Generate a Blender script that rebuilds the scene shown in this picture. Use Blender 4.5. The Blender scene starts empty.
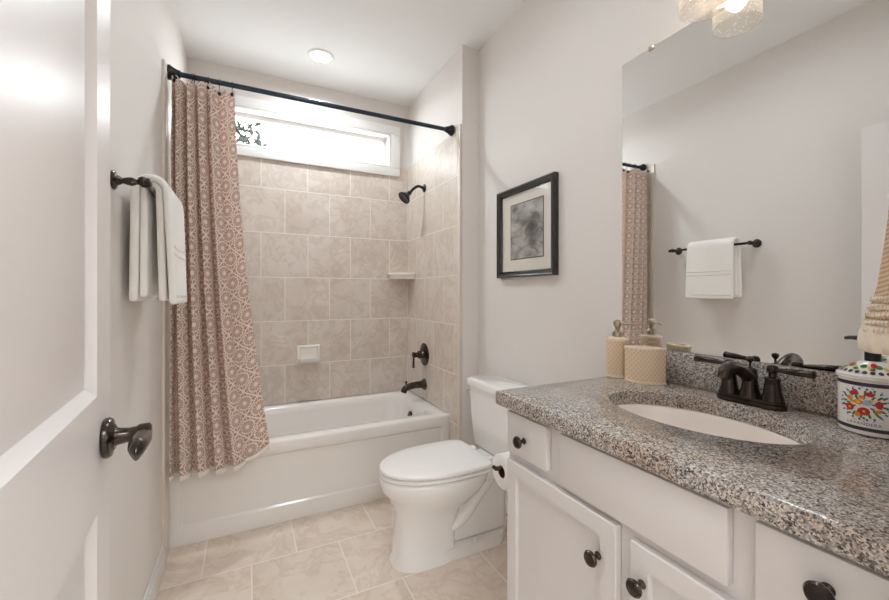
import bpy, bmesh, math, random
from mathutils import Vector, Matrix
random.seed(7)
S = bpy.context.scene
COL = S.collection
PI = math.pi
rad = math.radians

# ------------------------------------------------------------------ camera, world, lights, exposure
cd = bpy.data.cameras.new('camera')
cam = bpy.data.objects.new('camera', cd); COL.objects.link(cam)
cam.location = (0.342, 0.0, 1.239)
cam.rotation_euler = (PI/2, 0, -0.462)
cd.sensor_width = 36.0; cd.lens = 397*36/889; cd.shift_y = -6.6/889
cd.clip_start = 0.02
S.camera = cam
S.view_settings.view_transform = 'Standard'; S.view_settings.look = 'None'
S.view_settings.gamma = 1.0; S.view_settings.use_curve_mapping = False
S.view_settings.exposure = 0.34
w = bpy.data.worlds.new('sky'); S.world = w; w.use_nodes = True
bg = w.node_tree.nodes['Background']
bg.inputs[0].default_value = (0.93, 0.97, 1.0, 1); bg.inputs[1].default_value = 7.5
try:
    S.cycles.max_bounces = 12; S.cycles.diffuse_bounces = 8; S.cycles.transparent_max_bounces = 16
    S.cycles.sample_clamp_indirect = 6.0
except Exception: pass

def area(name, loc, rot, sx, sy, power, color, shape='RECTANGLE'):
    l = bpy.data.lights.new(name, 'AREA'); l.shape = shape; l.size = sx
    if shape in ('RECTANGLE', 'ELLIPSE'): l.size_y = sy
    l.energy = power; l.color = color
    o = bpy.data.objects.new(name, l); COL.objects.link(o); o.location = loc; o.rotation_euler = rot
    return o
area('hall_fill_light', (0.7, -0.95, 2.70), (0, 0, 0), 1.1, 0.9, 34.5, (0.86, 0.938, 0.995))  # added unseen fill light, brightens the room through the doorway
area('room_fill_light', (0.80, 1.15, 2.772), (0, 0, 0), 0.34, 0.34, 4.1, (0.865, 0.94, 0.995), 'DISK')  # fill added under the ceiling to light the room; no fixture exists here
area('tub_ceiling_lamp', (0.77, 2.66, 2.768), (0, 0, 0), 0.11, 0.11, 7.4, (0.87, 0.95, 0.995), 'DISK')
bpy.data.objects['tub_ceiling_lamp'].data.spread = rad(162); bpy.data.objects['room_fill_light'].data.spread = rad(172)
pt = area('window_portal', (0.762, 3.19, 2.378), (rad(-90), 0, 0), 1.21, 0.26, 1, (1, 1, 1))
pt.data.cycles.is_portal = True

# ------------------------------------------------------------------ dimensions
W = 1.536; AL = -.004; D = 3.062; H = 2.779; DS = 2.15; XR = 1.652; YN = 0.125
ZC = 0.937; XF = 1.036; TW = 2.303; ZR = 0.452; ZT = 2.262

# ------------------------------------------------------------------ materials
def lin(h):
    h = h.lstrip('#'); o = []
    for i in (0, 2, 4):
        c = int(h[i:i+2], 16)/255
        o.append(c/12.92 if c <= .04045 else ((c+.055)/1.055)**2.4)
    return (*o, 1)
def mat(name, color, rough=.5, metal=0., spec=.5, coat=0.):
    m = bpy.data.materials.new(name); m.use_nodes = True
    b = m.node_tree.nodes['Principled BSDF']
    b.inputs['Base Color'].default_value = color if len(color) == 4 else (*color, 1)
    b.inputs['Roughness'].default_value = rough; b.inputs['Metallic'].default_value = metal
    b.inputs['Specular IOR Level'].default_value = spec; b.inputs['Coat Weight'].default_value = coat
    return m
class NT:
    def __init__(s, m): s.m = m; s.t = m.node_tree; s.n = s.t.nodes; s.b = s.n['Principled BSDF']
    def node(s, typ, **kw):
        n = s.n.new(typ)
        for k, v in kw.items():
            if k.startswith('i_'):
                key = k[2:]; key = int(key) if key.isdigit() else key
                n.inputs[key].default_value = v
            else: setattr(n, k, v)
        return n
    def link(s, a, b): s.t.links.new(a, b)
    def sock(s, dst, v):
        if isinstance(v, (int, float, tuple)): dst.default_value = v
        else: s.link(v, dst)
    def math(s, op, a, b=None, c=None):
        n = s.node('ShaderNodeMath', operation=op)
        for i, v in enumerate((a, b, c)):
            if v is not None: s.sock(n.inputs[i], v)
        return n.outputs[0]
    def coord(s, kind='Object'): return s.node('ShaderNodeTexCoord').outputs[kind]
    def noise(s, vec, scale, detail=3, rough=.5, dist=0.):
        n = s.node('ShaderNodeTexNoise'); s.link(vec, n.inputs['Vector'])
        n.inputs['Scale'].default_value = scale; n.inputs['Detail'].default_value = detail
        n.inputs['Roughness'].default_value = rough; n.inputs['Distortion'].default_value = dist
        return n.outputs['Fac']
    def ramp(s, fac, stops, interp='LINEAR'):
        n = s.node('ShaderNodeValToRGB'); r = n.color_ramp; r.interpolation = interp
        while len(r.elements) < len(stops): r.elements.new(.5)
        for e, (p, c) in zip(r.elements, stops): e.position = p; e.color = c if len(c) == 4 else (*c, 1)
        s.link(fac, n.inputs[0]); return n.outputs[0]
    def mix(s, fac, a, b, blend='MIX'):
        n = s.node('ShaderNodeMix', data_type='RGBA', blend_type=blend)
        s.sock(n.inputs['Factor'], fac); s.sock(n.inputs['A'] if False else n.inputs[6], a); s.sock(n.inputs[7], b)
        return n.outputs[2]
    def bump(s, h, strength=.2, dist=.002):
        n = s.node('ShaderNodeBump'); n.inputs['Strength'].default_value = strength
        n.inputs['Distance'].default_value = dist; s.link(h, n.inputs['Height']); s.link(n.outputs[0], s.b.inputs['Normal'])

def painted(name, hexc, rough, bump=.06, scale=260, coat=0.):
    m = mat(name, lin(hexc), rough, coat=coat); t = NT(m)
    t.bump(t.noise(t.coord(), scale, 2), bump, .0006); return m
M = {}
M['wall'] = painted('wall_paint', '#E4DFDB', .75, .1)
M['ceil'] = painted('ceiling_paint', '#F0F1F1', .85, .12, 180)
M['trim'] = painted('trim_paint', '#EAE8E6', .35, .03)
M['door'] = painted('door_paint', '#E3DEDC', .33, .12, 420)
M['cab'] = painted('cabinet_paint', '#DCD8D6', .38, .03)
M['porc'] = mat('porcelain', lin('#F4F2F0'), .08, spec=.5, coat=.4)
M['tub'] = mat('tub_acrylic', lin('#F0ECE8'), .16, coat=.3)
M['seat'] = mat('seat_plastic', lin('#F5F3F1'), .18)
M['sink'] = mat('sink_porcelain', lin('#FBF1EA'), .12, coat=.4)
M['ceramic'] = mat('white_ceramic', lin('#F3EEE8'), .15, coat=.3)
def bronze():
    m = mat('oil_rubbed_bronze', (.03, .02, .015, 1), .24, .75, .5, .3); t = NT(m)
    f = t.noise(t.coord(), 28, 3)
    c = t.ramp(f, [(.35, (.03, .022, .018)), (.62, (.06, .038, .027)), (.8, (.15, .08, .045))])
    t.link(c, t.b.inputs['Base Color']); return m
M['bronze'] = bronze()
M['black'] = mat('black_metal', (.012, .013, .016, 1), .32, .3)
M['rod'] = mat('curtain_rod_metal', (.045, .062, .085, 1), .25, .8)
M['nickel'] = mat('brushed_nickel', lin('#B9AC98'), .3, 1.)
M['chrome'] = mat('chrome', (.75, .75, .75, 1), .12, 1.)
M['plastic_black'] = mat('black_plastic', (.01, .01, .01, 1), .35)
M['paper'] = mat('toilet_tissue', lin('#F6F4F2'), .95)
M['card'] = mat('brown_cardboard', lin('#5A3A2C'), .9)

def granite():
    m = mat('speckled_granite', (.4, .4, .4, 1), .15, coat=.25); t = NT(m); co = t.coord()
    v = t.node('ShaderNodeTexVoronoi', feature='F1'); v.inputs['Scale'].default_value = 360; v.inputs['Randomness'].default_value = 1
    # jitter the cells so the flecks have ragged edges
    nz = t.node('ShaderNodeTexNoise'); t.link(co, nz.inputs['Vector']); nz.inputs['Scale'].default_value = 120; nz.inputs['Detail'].default_value = 3
    va = t.node('ShaderNodeVectorMath', operation='MULTIPLY_ADD'); t.link(nz.outputs['Color'], va.inputs[0]); va.inputs[1].default_value = (.006,)*3; t.link(co, va.inputs[2])
    t.link(va.outputs[0], v.inputs['Vector'])
    sep = t.node('ShaderNodeSeparateColor'); t.link(v.outputs['Color'], sep.inputs[0])
    base = t.ramp(sep.outputs[0], [(0, lin('#6E6B69')), (.14, lin('#989491')), (.34, lin('#BCB6B1')), (.62, lin('#DAD3CC')), (.86, lin('#A59B95'))], 'CONSTANT')
    warm = t.ramp(t.noise(co, 7, 3), [(.42, (1, 1, 1)), (.66, lin('#EBDACD'))])
    base = t.mix(.8, base, warm, 'MULTIPLY')
    n2 = t.noise(co, 120, 4, .65, .6)
    dk = t.ramp(n2, [(.38, (1, 1, 1)), (.42, (0, 0, 0))])
    big = t.ramp(t.noise(co, 16, 2), [(.3, (.35, .35, .35)), (.6, (1, 1, 1))])
    sp = t.math('MULTIPLY', t.math('SUBTRACT', 1.0, dk) if False else dk, big)
    n3 = t.math('GREATER_THAN', sep.outputs[1], .885)
    blk = t.math('MAXIMUM', t.math('MULTIPLY', sp, .9), t.math('MULTIPLY', n3, .88))
    c = t.mix(blk, base, lin('#2E2B2A'))
    t.link(c, t.b.inputs['Base Color']); return m
M['granite'] = granite()

def tile(name, plane, bw, rh, ox, oy, c1, c2, grout, mortar, rough, vs=5.):
    m = mat(name, (1, 1, 1, 1), rough); t = NT(m); co = t.coord()
    sx = t.node('ShaderNodeSeparateXYZ'); t.link(co, sx.inputs[0])
    a, b = {'xz': (0, 2), 'yz': (1, 2), 'xy': (0, 1)}[plane]
    cx = t.node('ShaderNodeCombineXYZ')
    t.link(t.math('ADD', sx.outputs[a], -ox), cx.inputs[0]); t.link(t.math('ADD', sx.outputs[b], -oy), cx.inputs[1])
    br = t.node('ShaderNodeTexBrick'); t.link(cx.outputs[0], br.inputs['Vector'])
    br.offset = .5; br.offset_frequency = 2; br.squash = 1
    for k, v in (('Scale', 1.), ('Mortar Size', mortar), ('Mortar Smooth', .3), ('Bias', 0.), ('Brick Width', bw), ('Row Height', rh)):
        br.inputs[k].default_value = v
    br.inputs['Color1'].default_value = (0, 0, 0, 1); br.inputs['Color2'].default_value = (1, 1, 1, 1); br.inputs['Mortar'].default_value = (.5, .5, .5, 1)
    # every tile shifts the stone figure so veins stop at the joints
    sh = t.node('ShaderNodeVectorMath', operation='MULTIPLY_ADD'); t.link(br.outputs['Color'], sh.inputs[0]); sh.inputs[1].default_value = (3.1, 5.7, 2.3); t.link(co, sh.inputs[2])
    big = t.noise(sh.outputs[0], vs*.8, 6, .62, .5)
    vein = t.noise(sh.outputs[0], vs*1.7, 6, .6, 1.1)
    vr = t.ramp(vein, [(.40, (0, 0, 0)), (.475, (1, 1, 1)), (.53, (0, 0, 0))])
    c = t.mix(t.ramp(big, [(.3, (0, 0, 0)), (.7, (1, 1, 1))]), lin(c1), lin(c2))
    c = t.mix(t.math('MULTIPLY', vr, .30), c, lin('#B29A88') if plane != 'xy' else lin('#BFA48A'))
    tv = t.ramp(br.outputs['Color'], [(0, (.95, .95, .95)), (1, (1, 1, 1))])
    c = t.mix(1., c, tv, 'MULTIPLY')
    c = t.mix(br.outputs['Fac'], c, lin(grout))
    t.link(c, t.b.inputs['Base Color'])
    inv = t.math('SUBTRACT', 1.0, br.outputs['Fac'])
    t.bump(t.math('ADD', inv, t.math('MULTIPLY', big, .12)), .35, .0015)
    return m
M['tile_b'] = tile('back_wall_tile', 'xz', .3115, .3135, -.036, .10, '#D3C6BB', '#E2D9D0', '#EDE8E2', .0032, .28)
M['tile_s'] = tile('side_wall_tile', 'yz', .3115, .3135, -.10, .10, '#D3C6BB', '#E2D9D0', '#EDE8E2', .0032, .28)
M['tile_f'] = tile('floor_tile', 'xy', .392, .385, -.031+.196, .09, '#DDCBB8', '#ECE1D5', '#F0E8DE', .0035, .3, 4.2)
M['bull'] = mat('bullnose_tile', lin('#DDD2C6'), .3)

def fabric_pattern():
    m = mat('sunburst_fabric', (.5, .4, .35, 1), .8, spec=.3); t = NT(m); uv = t.coord('UV')
    per = .122
    sx = t.node('ShaderNodeSeparateXYZ'); t.link(uv, sx.inputs[0])
    def burst(offu, offv):
        u = t.math('SUBTRACT', t.math('FRACT', t.math('ADD', t.math('DIVIDE', sx.outputs[0], per*.86), offu)), .5)
        v = t.math('SUBTRACT', t.math('FRACT', t.math('ADD', t.math('DIVIDE', sx.outputs[1], per), offv)), .5)
        r = t.math('SQRT', t.math('ADD', t.math('MULTIPLY', u, u), t.math('MULTIPLY', v, v)))
        a = t.math('ARCTAN2', v, u); return r, a
    r1, a1 = burst(0., 0.); r2, a2 = burst(.5, .5)
    near1 = t.math('LESS_THAN', r1, r2)
    r = t.math('MINIMUM', r1, r2)
    a = t.math('ADD', t.math('MULTIPLY', near1, a1), t.math('MULTIPLY', t.math('SUBTRACT', 1., near1), a2))
    # petals: inner and outer rays, with rings between
    s1 = t.math('ABSOLUTE', t.math('SINE', t.math('MULTIPLY', a, 7.)))
    s2 = t.math('ABSOLUTE', t.math('COSINE', t.math('MULTIPLY', a, 7.)))
    # cream lattice; taupe shows through as narrow wedges in two rings round each centre
    A = t.math('MULTIPLY', t.math('GREATER_THAN', r, .085), t.math('LESS_THAN', r, t.math('ADD', .225, t.math('MULTIPLY', s1, .03))))
    A = t.math('MULTIPLY', A, t.math('GREATER_THAN', t.math('MULTIPLY', s1, r), t.math('ADD', .035, t.math('MULTIPLY', r, .16))))
    Bq = t.math('MULTIPLY', t.math('GREATER_THAN', r, t.math('ADD', .275, t.math('MULTIPLY', s2, .02))), t.math('GREATER_THAN', t.math('MULTIPLY', s2, r), t.math('ADD', .04, t.math('MULTIPLY', r, .18))))
    Bq = t.math('MULTIPLY', Bq, t.math('GREATER_THAN', t.math('ABSOLUTE', t.math('SUBTRACT', r1, r2)), .045))
    k = t.math('SUBTRACT', 1., t.math('MAXIMUM', A, Bq))
    weave = t.noise(uv, 900, 2)
    c = t.mix(k, lin('#CDB0A2'), lin('#FFF4EB'))
    c = t.mix(.05, c, t.ramp(weave, [(.3, (.7, .7, .7)), (.7, (1, 1, 1))]), 'MULTIPLY')
    t.link(c, t.b.inputs['Base Color'])
    t.b.inputs['Sheen Weight'].default_value = .2
    t.b.inputs['Transmission Weight'].default_value = 0.
    t.bump(k, .3, .001)
    tl = t.node('ShaderNodeBsdfTranslucent'); t.link(c, tl.inputs[0]); mx = t.node('ShaderNodeMixShader'); mx.inputs[0].default_value = .32
    t.link(t.b.outputs[0], mx.inputs[1]); t.link(tl.outputs[0], mx.inputs[2]); t.link(mx.outputs[0], t.n['Material Output'].inputs[0])
    return m
M['curtain'] = fabric_pattern()
def terry(name, hexc, scale=700, strength=.6):
    m = mat(name, lin(hexc), .95, spec=.2); t = NT(m); t.bump(t.noise(t.coord(), scale, 2), strength, .002)
    t.b.inputs['Sheen Weight'].default_value = .3; return m
M['terry'] = terry('white_terry', '#FBF8F4')
M['terry_flat'] = terry('white_flat_weave', '#EFEAE4', 1500, .2)
M['lace'] = terry('cream_lace', '#EFE8E0', 500, .8)
M['liner'] = mat('liner_vinyl', lin('#EDEFF2'), .4)
def woven(name, c1, c2, n=150):
    m = mat(name, (.6, .5, .4, 1), .85); t = NT(m); uv = t.coord('UV')
    wv = t.node('ShaderNodeTexChecker'); t.link(uv, wv.inputs[0]); wv.inputs['Scale'].default_value = n
    mp = t.node('ShaderNodeMapping'); mp.inputs['Rotation'].default_value = (0, 0, rad(40)); t.link(uv, mp.inputs[0]); t.link(mp.outputs[0], wv.inputs[0])
    wv.inputs['Color1'].default_value = lin(c1); wv.inputs['Color2'].default_value = lin(c2)
    t.link(wv.outputs['Color'], t.b.inputs['Base Color']); t.bump(wv.outputs['Fac'], .6, .002); return m
M['woven'] = woven('beige_waffle_weave', '#D9BFA2', '#B0906F', 210)
M['ruffle'] = woven('beige_ruffle_weave', '#E6D8C6', '#C9B49C', 170)
M['hem'] = terry('beige_plain_weave', '#E2D3BF', 900, .3)
def embossed():
    m = mat('embossed_beige_ceramic', lin('#D8C6AF'), .45); t = NT(m); co = t.coord()
    sx = t.node('ShaderNodeSeparateXYZ'); t.link(co, sx.inputs[0])
    a = t.math('SUBTRACT', sx.outputs[0], sx.outputs[1])
    p = t.math('SINE', t.math('MULTIPLY', t.math('ADD', a, sx.outputs[2]), 360.)); q = t.math('SINE', t.math('MULTIPLY', t.math('SUBTRACT', a, sx.outputs[2]), 360.))
    h = t.math('MAXIMUM', p, q)
    t.bump(h, .35, .0012)
    c = t.mix(t.ramp(h, [(.3, (0, 0, 0)), (.9, (1, 1, 1))]), lin('#D6BC9C'), lin('#E8D2B6'))
    t.link(c, t.b.inputs['Base Color']); return m
M['emb'] = embossed()
M['emb_edge'] = mat('beige_ceramic_edge', lin('#EBD7BE'), .35)
def mirror_mat():
    m = mat('mirror_silver', (.90, .905, .90, 1), .0, 1.); return m
M['mirror'] = mirror_mat()
M['mirror_edge'] = mat('mirror_edge', (.18, .22, .21, 1), .3)
def thin_glass(name, tint, gloss=.08):
    m = bpy.data.materials.new(name); m.use_nodes = True; t = m.node_tree; n = t.nodes
    n.remove(n['Principled BSDF']); out = n['Material Output']
    tr = n.new('ShaderNodeBsdfTransparent'); tr.inputs[0].default_value = tint
    gl = n.new('ShaderNodeBsdfGlossy'); gl.inputs['Roughness'].default_value = .03
    fr = n.new('ShaderNodeFresnel'); fr.inputs[0].default_value = 1.45
    mx = n.new('ShaderNodeMixShader'); ge = n.new('ShaderNodeNewGeometry'); su = n.new('ShaderNodeMath'); su.operation = 'SUBTRACT'; su.inputs[0].default_value = 1; t.links.new(ge.outputs['Backfacing'], su.inputs[1])
    mu = n.new('ShaderNodeMath'); mu.operation = 'MULTIPLY'; t.links.new(fr.outputs[0], mu.inputs[0]); t.links.new(su.outputs[0], mu.inputs[1])
    t.links.new(mu.outputs[0], mx.inputs[0]); t.links.new(tr.outputs[0], mx.inputs[1]); t.links.new(gl.outputs[0], mx.inputs[2])
    t.links.new(mx.outputs[0], out.inputs[0]); return m
M['glass'] = thin_glass('clear_glass', (.98, .985, .98, 1))
def seeded():
    m = bpy.data.materials.new('seeded_glass'); m.use_nodes = True; t = m.node_tree; n = t.nodes
    n.remove(n['Principled BSDF']); out = n['Material Output']
    tc = n.new('ShaderNodeTexCoord'); vo = n.new('ShaderNodeTexVoronoi'); vo.inputs['Scale'].default_value = 95
    t.links.new(tc.outputs['Object'], vo.inputs['Vector'])
    rp = n.new('ShaderNodeValToRGB'); rp.color_ramp.elements[0].position = .12; rp.color_ramp.elements[0].color = (.5, .5, .5, 1)
    rp.color_ramp.elements[1].position = .36; rp.color_ramp.elements[1].color = (.3, .3, .3, 1); t.links.new(vo.outputs['Distance'], rp.inputs[0])
    tr = n.new('ShaderNodeBsdfTransparent'); tr.inputs[0].default_value = (.97, .95, .92, 1)
    tl = n.new('ShaderNodeBsdfTranslucent'); tl.inputs[0].default_value = (1., .95, .88, 1)
    gl = n.new('ShaderNodeBsdfGlossy'); gl.inputs['Roughness'].default_value = .08
    m1 = n.new('ShaderNodeMixShader'); m1.inputs[0].default_value = .15; t.links.new(tl.outputs[0], m1.inputs[1]); t.links.new(gl.outputs[0], m1.inputs[2])
    mx = n.new('ShaderNodeMixShader'); t.links.new(rp.outputs[0], mx.inputs[0]); t.links.new(tr.outputs[0], mx.inputs[1]); t.links.new(m1.outputs[0], mx.inputs[2])
    t.links.new(mx.outputs[0], out.inputs[0]); return m
M['seeded'] = seeded()
def emit(name, col, st):
    m = bpy.data.materials.new(name); m.use_nodes = True; t = m.node_tree
    b = t.nodes['Principled BSDF']; b.inputs['Emission Color'].default_value = (*col, 1); b.inputs['Emission Strength'].default_value = st
    b.inputs['Base Color'].default_value = (.9, .9, .9, 1); return m
M['bulb'] = emit('lit_bulb', (1., .94, .87), 7.0)
M['lens'] = emit('lit_lens', (1., .97, .93), 9.)
M['leaf'] = mat('green_leaf', lin('#0E1A0A'), .6)
M['bark'] = mat('dark_bark', lin('#3A2E26'), .9)
M['frame_black'] = mat('black_picture_frame', (.010, .011, .013, 1), .2, coat=.5)
M['mat_board'] = mat('ivory_mat_board', lin('#E9E2DA'), .9)
def print_mat():
    m = mat('grey_landscape_print', (.2, .2, .2, 1), .7); t = NT(m); co = t.coord()
    sx = t.node('ShaderNodeSeparateXYZ'); t.link(co, sx.inputs[0])
    mp = t.node('ShaderNodeMapping'); mp.inputs['Scale'].default_value = (1, 1.0, 1.7); t.link(co, mp.inputs[0])
    n1 = t.noise(mp.outputs[0], 9, 6, .62, .6)
    # dark clump of trees right of centre, pale sky at the top, pale water low
    dy = t.math('MULTIPLY', t.math('SUBTRACT', sx.outputs[1], 1.60), 9.)
    dz = t.math('MULTIPLY', t.math('SUBTRACT', sx.outputs[2], 1.57), 11.)
    blob = t.math('SUBTRACT', 1., t.math('SQRT', t.math('ADD', t.math('MULTIPLY', dy, dy), t.math('MULTIPLY', dz, dz))))
    blob = t.math('MULTIPLY', t.math('MAXIMUM', blob, 0.), .28)
    f = t.math('SUBTRACT', n1, blob)
    c = t.ramp(f, [(.18, lin('#4A494B')), (.36, lin('#787572')), (.5, lin('#A9A5A1')), (.68, lin('#CBC7C3'))])
    t.link(c, t.b.inputs['Base Color']); return m
M['print'] = print_mat()
M['jar_white'] = mat('jar_glaze', lin('#EFE9E2'), .18, coat=.4)
M['jar_band'] = mat('plum_band', lin('#3B3040'), .3)
for k, h in dict(jred='#C8202C', jorange='#E8862A', jyellow='#EFC341', jgreen='#2F7A3B', jblue='#3F5FA8', jpale='#A9BBD6', jink='#3A3244', jteal='#2E6E6A').items():
    M[k] = mat('glaze_'+k[1:], lin(h), .3)

# ------------------------------------------------------------------ mesh helpers
def obj(name, bm, m, parent=None, smooth=True, angle=38, recalc=True):
    if recalc: bmesh.ops.recalc_face_normals(bm, faces=bm.faces[:])
    me = bpy.data.meshes.new(name); bm.to_mesh(me); bm.free()
    me.materials.append(m)
    if smooth and len(me.polygons):
        me.polygons.foreach_set('use_smooth', [True]*len(me.polygons))
        me.set_sharp_from_angle(angle=rad(angle))
    o = bpy.data.objects.new(name, me); COL.objects.link(o)
    if parent is not None:
        o.parent = parent; o.matrix_parent_inverse = world_inv(parent)
    return o
def world_inv(p):
    m = Matrix.Identity(4); chain = []
    q = p
    while q: chain.append(q); q = q.parent
    for q in reversed(chain):
        loc = Matrix.LocRotScale(q.location, q.rotation_euler, None)
        m = m @ (q.matrix_parent_inverse if q.parent else Matrix.Identity(4)) @ loc
    return m.inverted()
def thing(name, label, cat, loc, group=None):
    o = bpy.data.objects.new(name, None); COL.objects.link(o); o.location = loc; o.empty_display_size = .05
    return tag(o, label, cat, group)
def tag(o, label, cat, group=None):
    o['label'] = label; o['category'] = cat
    if group: o['group'] = group
    return o
def struct(name, bm, m, **k):
    o = obj(name, bm, m, **k); o['kind'] = 'structure'; return o
def box(bm, x0, x1, y0, y1, z0, z1, bev=0., seg=2):
    vs = [bm.verts.new((x, y, z)) for x in (x0, x1) for y in (y0, y1) for z in (z0, z1)]
    idx = ((0, 1, 3, 2), (4, 6, 7, 5), (0, 4, 5, 1), (2, 3, 7, 6), (0, 2, 6, 4), (1, 5, 7, 3))
    fs = [bm.faces.new([vs[i] for i in f]) for f in idx]
    if bev:
        es = {e for f in fs for e in f.edges}
        bmesh.ops.bevel(bm, geom=list(es), offset=bev, segments=seg, profile=.5, affect='EDGES')
    return bm
def B(*a, **k): return box(bmesh.new(), *a, **k)
def basis(axis):
    a = Vector(axis).normalized()
    up = Vector((0, 0, 1)) if abs(a.z) < .9 else Vector((0, 1, 0))
    x = up.cross(a).normalized(); y = a.cross(x); return x, y, a
def lathe(bm, prof, origin=(0, 0, 0), axis=(0, 0, 1), n=28, caps=True, uv=None):
    x, y, a = basis(axis); o = Vector(origin); rings = []
    for r, h in prof:
        rings.append([bm.verts.new(o + a*h + x*(r*math.cos(2*PI*i/n)) + y*(r*math.sin(2*PI*i/n))) for i in range(n)])
    skin(bm, rings, caps); return bm
def skin(bm, rings, caps=True, closed=True):
    n = len(rings[0]); m = n if closed else n-1
    for a, b in zip(rings, rings[1:]):
        for i in range(m):
            bm.faces.new((a[i], a[(i+1) % n], b[(i+1) % n], b[i]))
    if caps and closed:
        bm.faces.new(list(reversed(rings[0]))); bm.faces.new(rings[-1])
def tube(bm, pts, rads, n=14, caps=True, flat=1.):
    pts = [Vector(p) for p in pts]
    if isinstance(rads, (int, float)): rads = [rads]*len(pts)
    rings = []; px = None
    for i, p in enumerate(pts):
        d = (pts[min(i+1, len(pts)-1)] - pts[max(i-1, 0)]).normalized()
        if px is None: px, py, _ = basis(d)
        else:
            px = (px - d*px.dot(d)).normalized()
        py = d.cross(px)
        rings.append([bm.verts.new(p + px*(rads[i]*math.cos(2*PI*k/n)) + py*(rads[i]*flat*math.sin(2*PI*k/n))) for k in range(n)])
    skin(bm, rings, caps); return bm
def bez(pts, n=10):
    """Catmull-Rom through points"""
    P = [Vector(p) for p in pts]; P = [P[0]*2-P[1]] + P + [P[-1]*2-P[-2]]; out = []
    for i in range(1, len(P)-2):
        a, b, c, d = P[i-1:i+3]
        for k in range(n):
            t = k/n
            out.append(.5*((2*b)+(c-a)*t+(2*a-5*b+4*c-d)*t*t+(3*b-a-3*c+d)*t**3))
    out.append(P[-2]); return out
def loft(bm, rings, caps=True):
    R = [[bm.verts.new(p) for p in r] for r in rings]; skin(bm, R, caps); return bm
def prism(bm, outline, z0, z1, bev=0., seg=2):
    a = [bm.verts.new((x, y, z0)) for x, y in outline]; b = [bm.verts.new((x, y, z1)) for x, y in outline]
    n = len(outline); top = bm.faces.new(b); bot = bm.faces.new(list(reversed(a)))
    for i in range(n): bm.faces.new((a[i], a[(i+1) % n], b[(i+1) % n], b[i]))
    if bev:
        es = list(top.edges) + list(bot.edges)
        bmesh.ops.bevel(bm, geom=es, offset=bev, segments=seg, profile=.5, affect='EDGES')
    return bm
def sphere(bm, c, r, sx=1, sy=1, sz=1, n=16):
    m = Matrix.Translation(c) @ Matrix.Diagonal((r*sx, r*sy, r*sz, 1))
    bmesh.ops.create_uvsphere(bm, u_segments=n, v_segments=n//2+2, radius=1, matrix=m); return bm
def rrect(x0, x1, y0, y1, r, n=6):
    out = []
    for cx, cy, a0 in ((x1-r, y1-r, 0), (x0+r, y1-r, 90), (x0+r, y0+r, 180), (x1-r, y0+r, 270)):
        for k in range(n+1):
            a = rad(a0+90*k/n); out.append((cx+r*math.cos(a), cy+r*math.sin(a)))
    return out
def sp(v, e): return math.copysign(abs(v)**e, v)

# ------------------------------------------------------------------ structure
HALL = -1.7
struct('floor', B(-.12, XR+.12, HALL, D+.12, -.1, 0), M['tile_f'], smooth=False)
struct('ceiling', B(-.12, XR+.12, HALL, D+.12, H, H+.1), M['ceil'], smooth=False)
struct('wall_left', B(-.12, 0, HALL, 2.157, 0, H), M['wall'], smooth=False)
struct('wall_right', B(XR, XR+.12, HALL, DS, 0, H), M['wall'], smooth=False)
struct('wall_alcove_left', B(-.12, AL, 2.1575, D, 0, H), M['wall'], smooth=False)
struct('wall_alcove_right', B(W, XR+.12, DS+.0005, D, 0, H), M['wall'], smooth=False)
# window opening in the back wall
WX0, WX1, WZ0, WZ1 = .152, 1.372, 2.245, 2.512
bm = bmesh.new()
for a in ((-.12, WX0, 0, H), (WX1, XR+.12, 0, H), (WX0, WX1, 0, WZ0), (WX0, WX1, WZ1, H)):
    box(bm, a[0], a[1], D, D+.12, a[2], a[3])
struct('wall_back', bm, M['wall'], smooth=False)
# near wall with doorway (camera stands in it)
bm = bmesh.new()
box(bm, -.0, .165, 0.005, YN, 0, H); box(bm, .945, XR, 0.005, YN, 0, H); box(bm, .165, .945, .005, YN, 2.06, H)
struct('wall_near', bm, M['wall'], smooth=False)
struct('wall_hall', B(-.12, XR+.12, HALL-.1, HALL, 0, H), M['wall'], smooth=False)
# tile surround (one skin per wall)
TT = .012
struct('wall_tile_back', B(AL+TT, W-TT, D-TT, D-.0005, ZR+.001, ZT), M['tile_b'], smooth=False)
for nm, a0, a1 in (('wall_tile_right', W-TT, W-.0005), ('wall_tile_left', AL+.0005, AL+TT)):
    q = B(a0, a1, 2.196, D-TT-.0005, ZR+.001, ZT); box(q, a0, a1, 2.196, TW-.001, 0, ZR+.001)
    struct(nm, q, M['tile_s'], smooth=False)
struct('trim_1', B(W-TT-.002, W-.0005, 2.158, 2.1955, 0, ZT+.03, bev=.004), M['bull'])
struct('trim_2', B(AL+.0005, AL+TT+.004, 2.158, 2.1955, 0, ZT+.03, bev=.004), M['bull'])
# baseboards: stepped profile
def baseboard(name, path, side):
    bm = bmesh.new()
    for (y0, y1) in path:
        if side == 'left': xs = (.0005, .014, .009)
        else: xs = (XR-.0005, XR-.014, XR-.009)
        box(bm, min(xs[:2]), max(xs[:2]), y0, y1, .0005, .095, bev=.003)
        box(bm, min(xs[0], xs[2]), max(xs[0], xs[2]), y0, y1, .0955, .118, bev=.003)
    struct(name, bm, M['trim'])
baseboard('baseboard_left', [(YN+.03, 2.155)], 'left')
baseboard('baseboard_right', [(1.03, DS-.015)], 'right')
b = bmesh.new(); box(b, W+.001, XR-.015, DS-.014, DS, .0005, .095, bev=.003); box(b, W+.001, XR-.01, DS-.009, DS, .0955, .118, bev=.003)
struct('baseboard_alcove', b, M['trim'])
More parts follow.
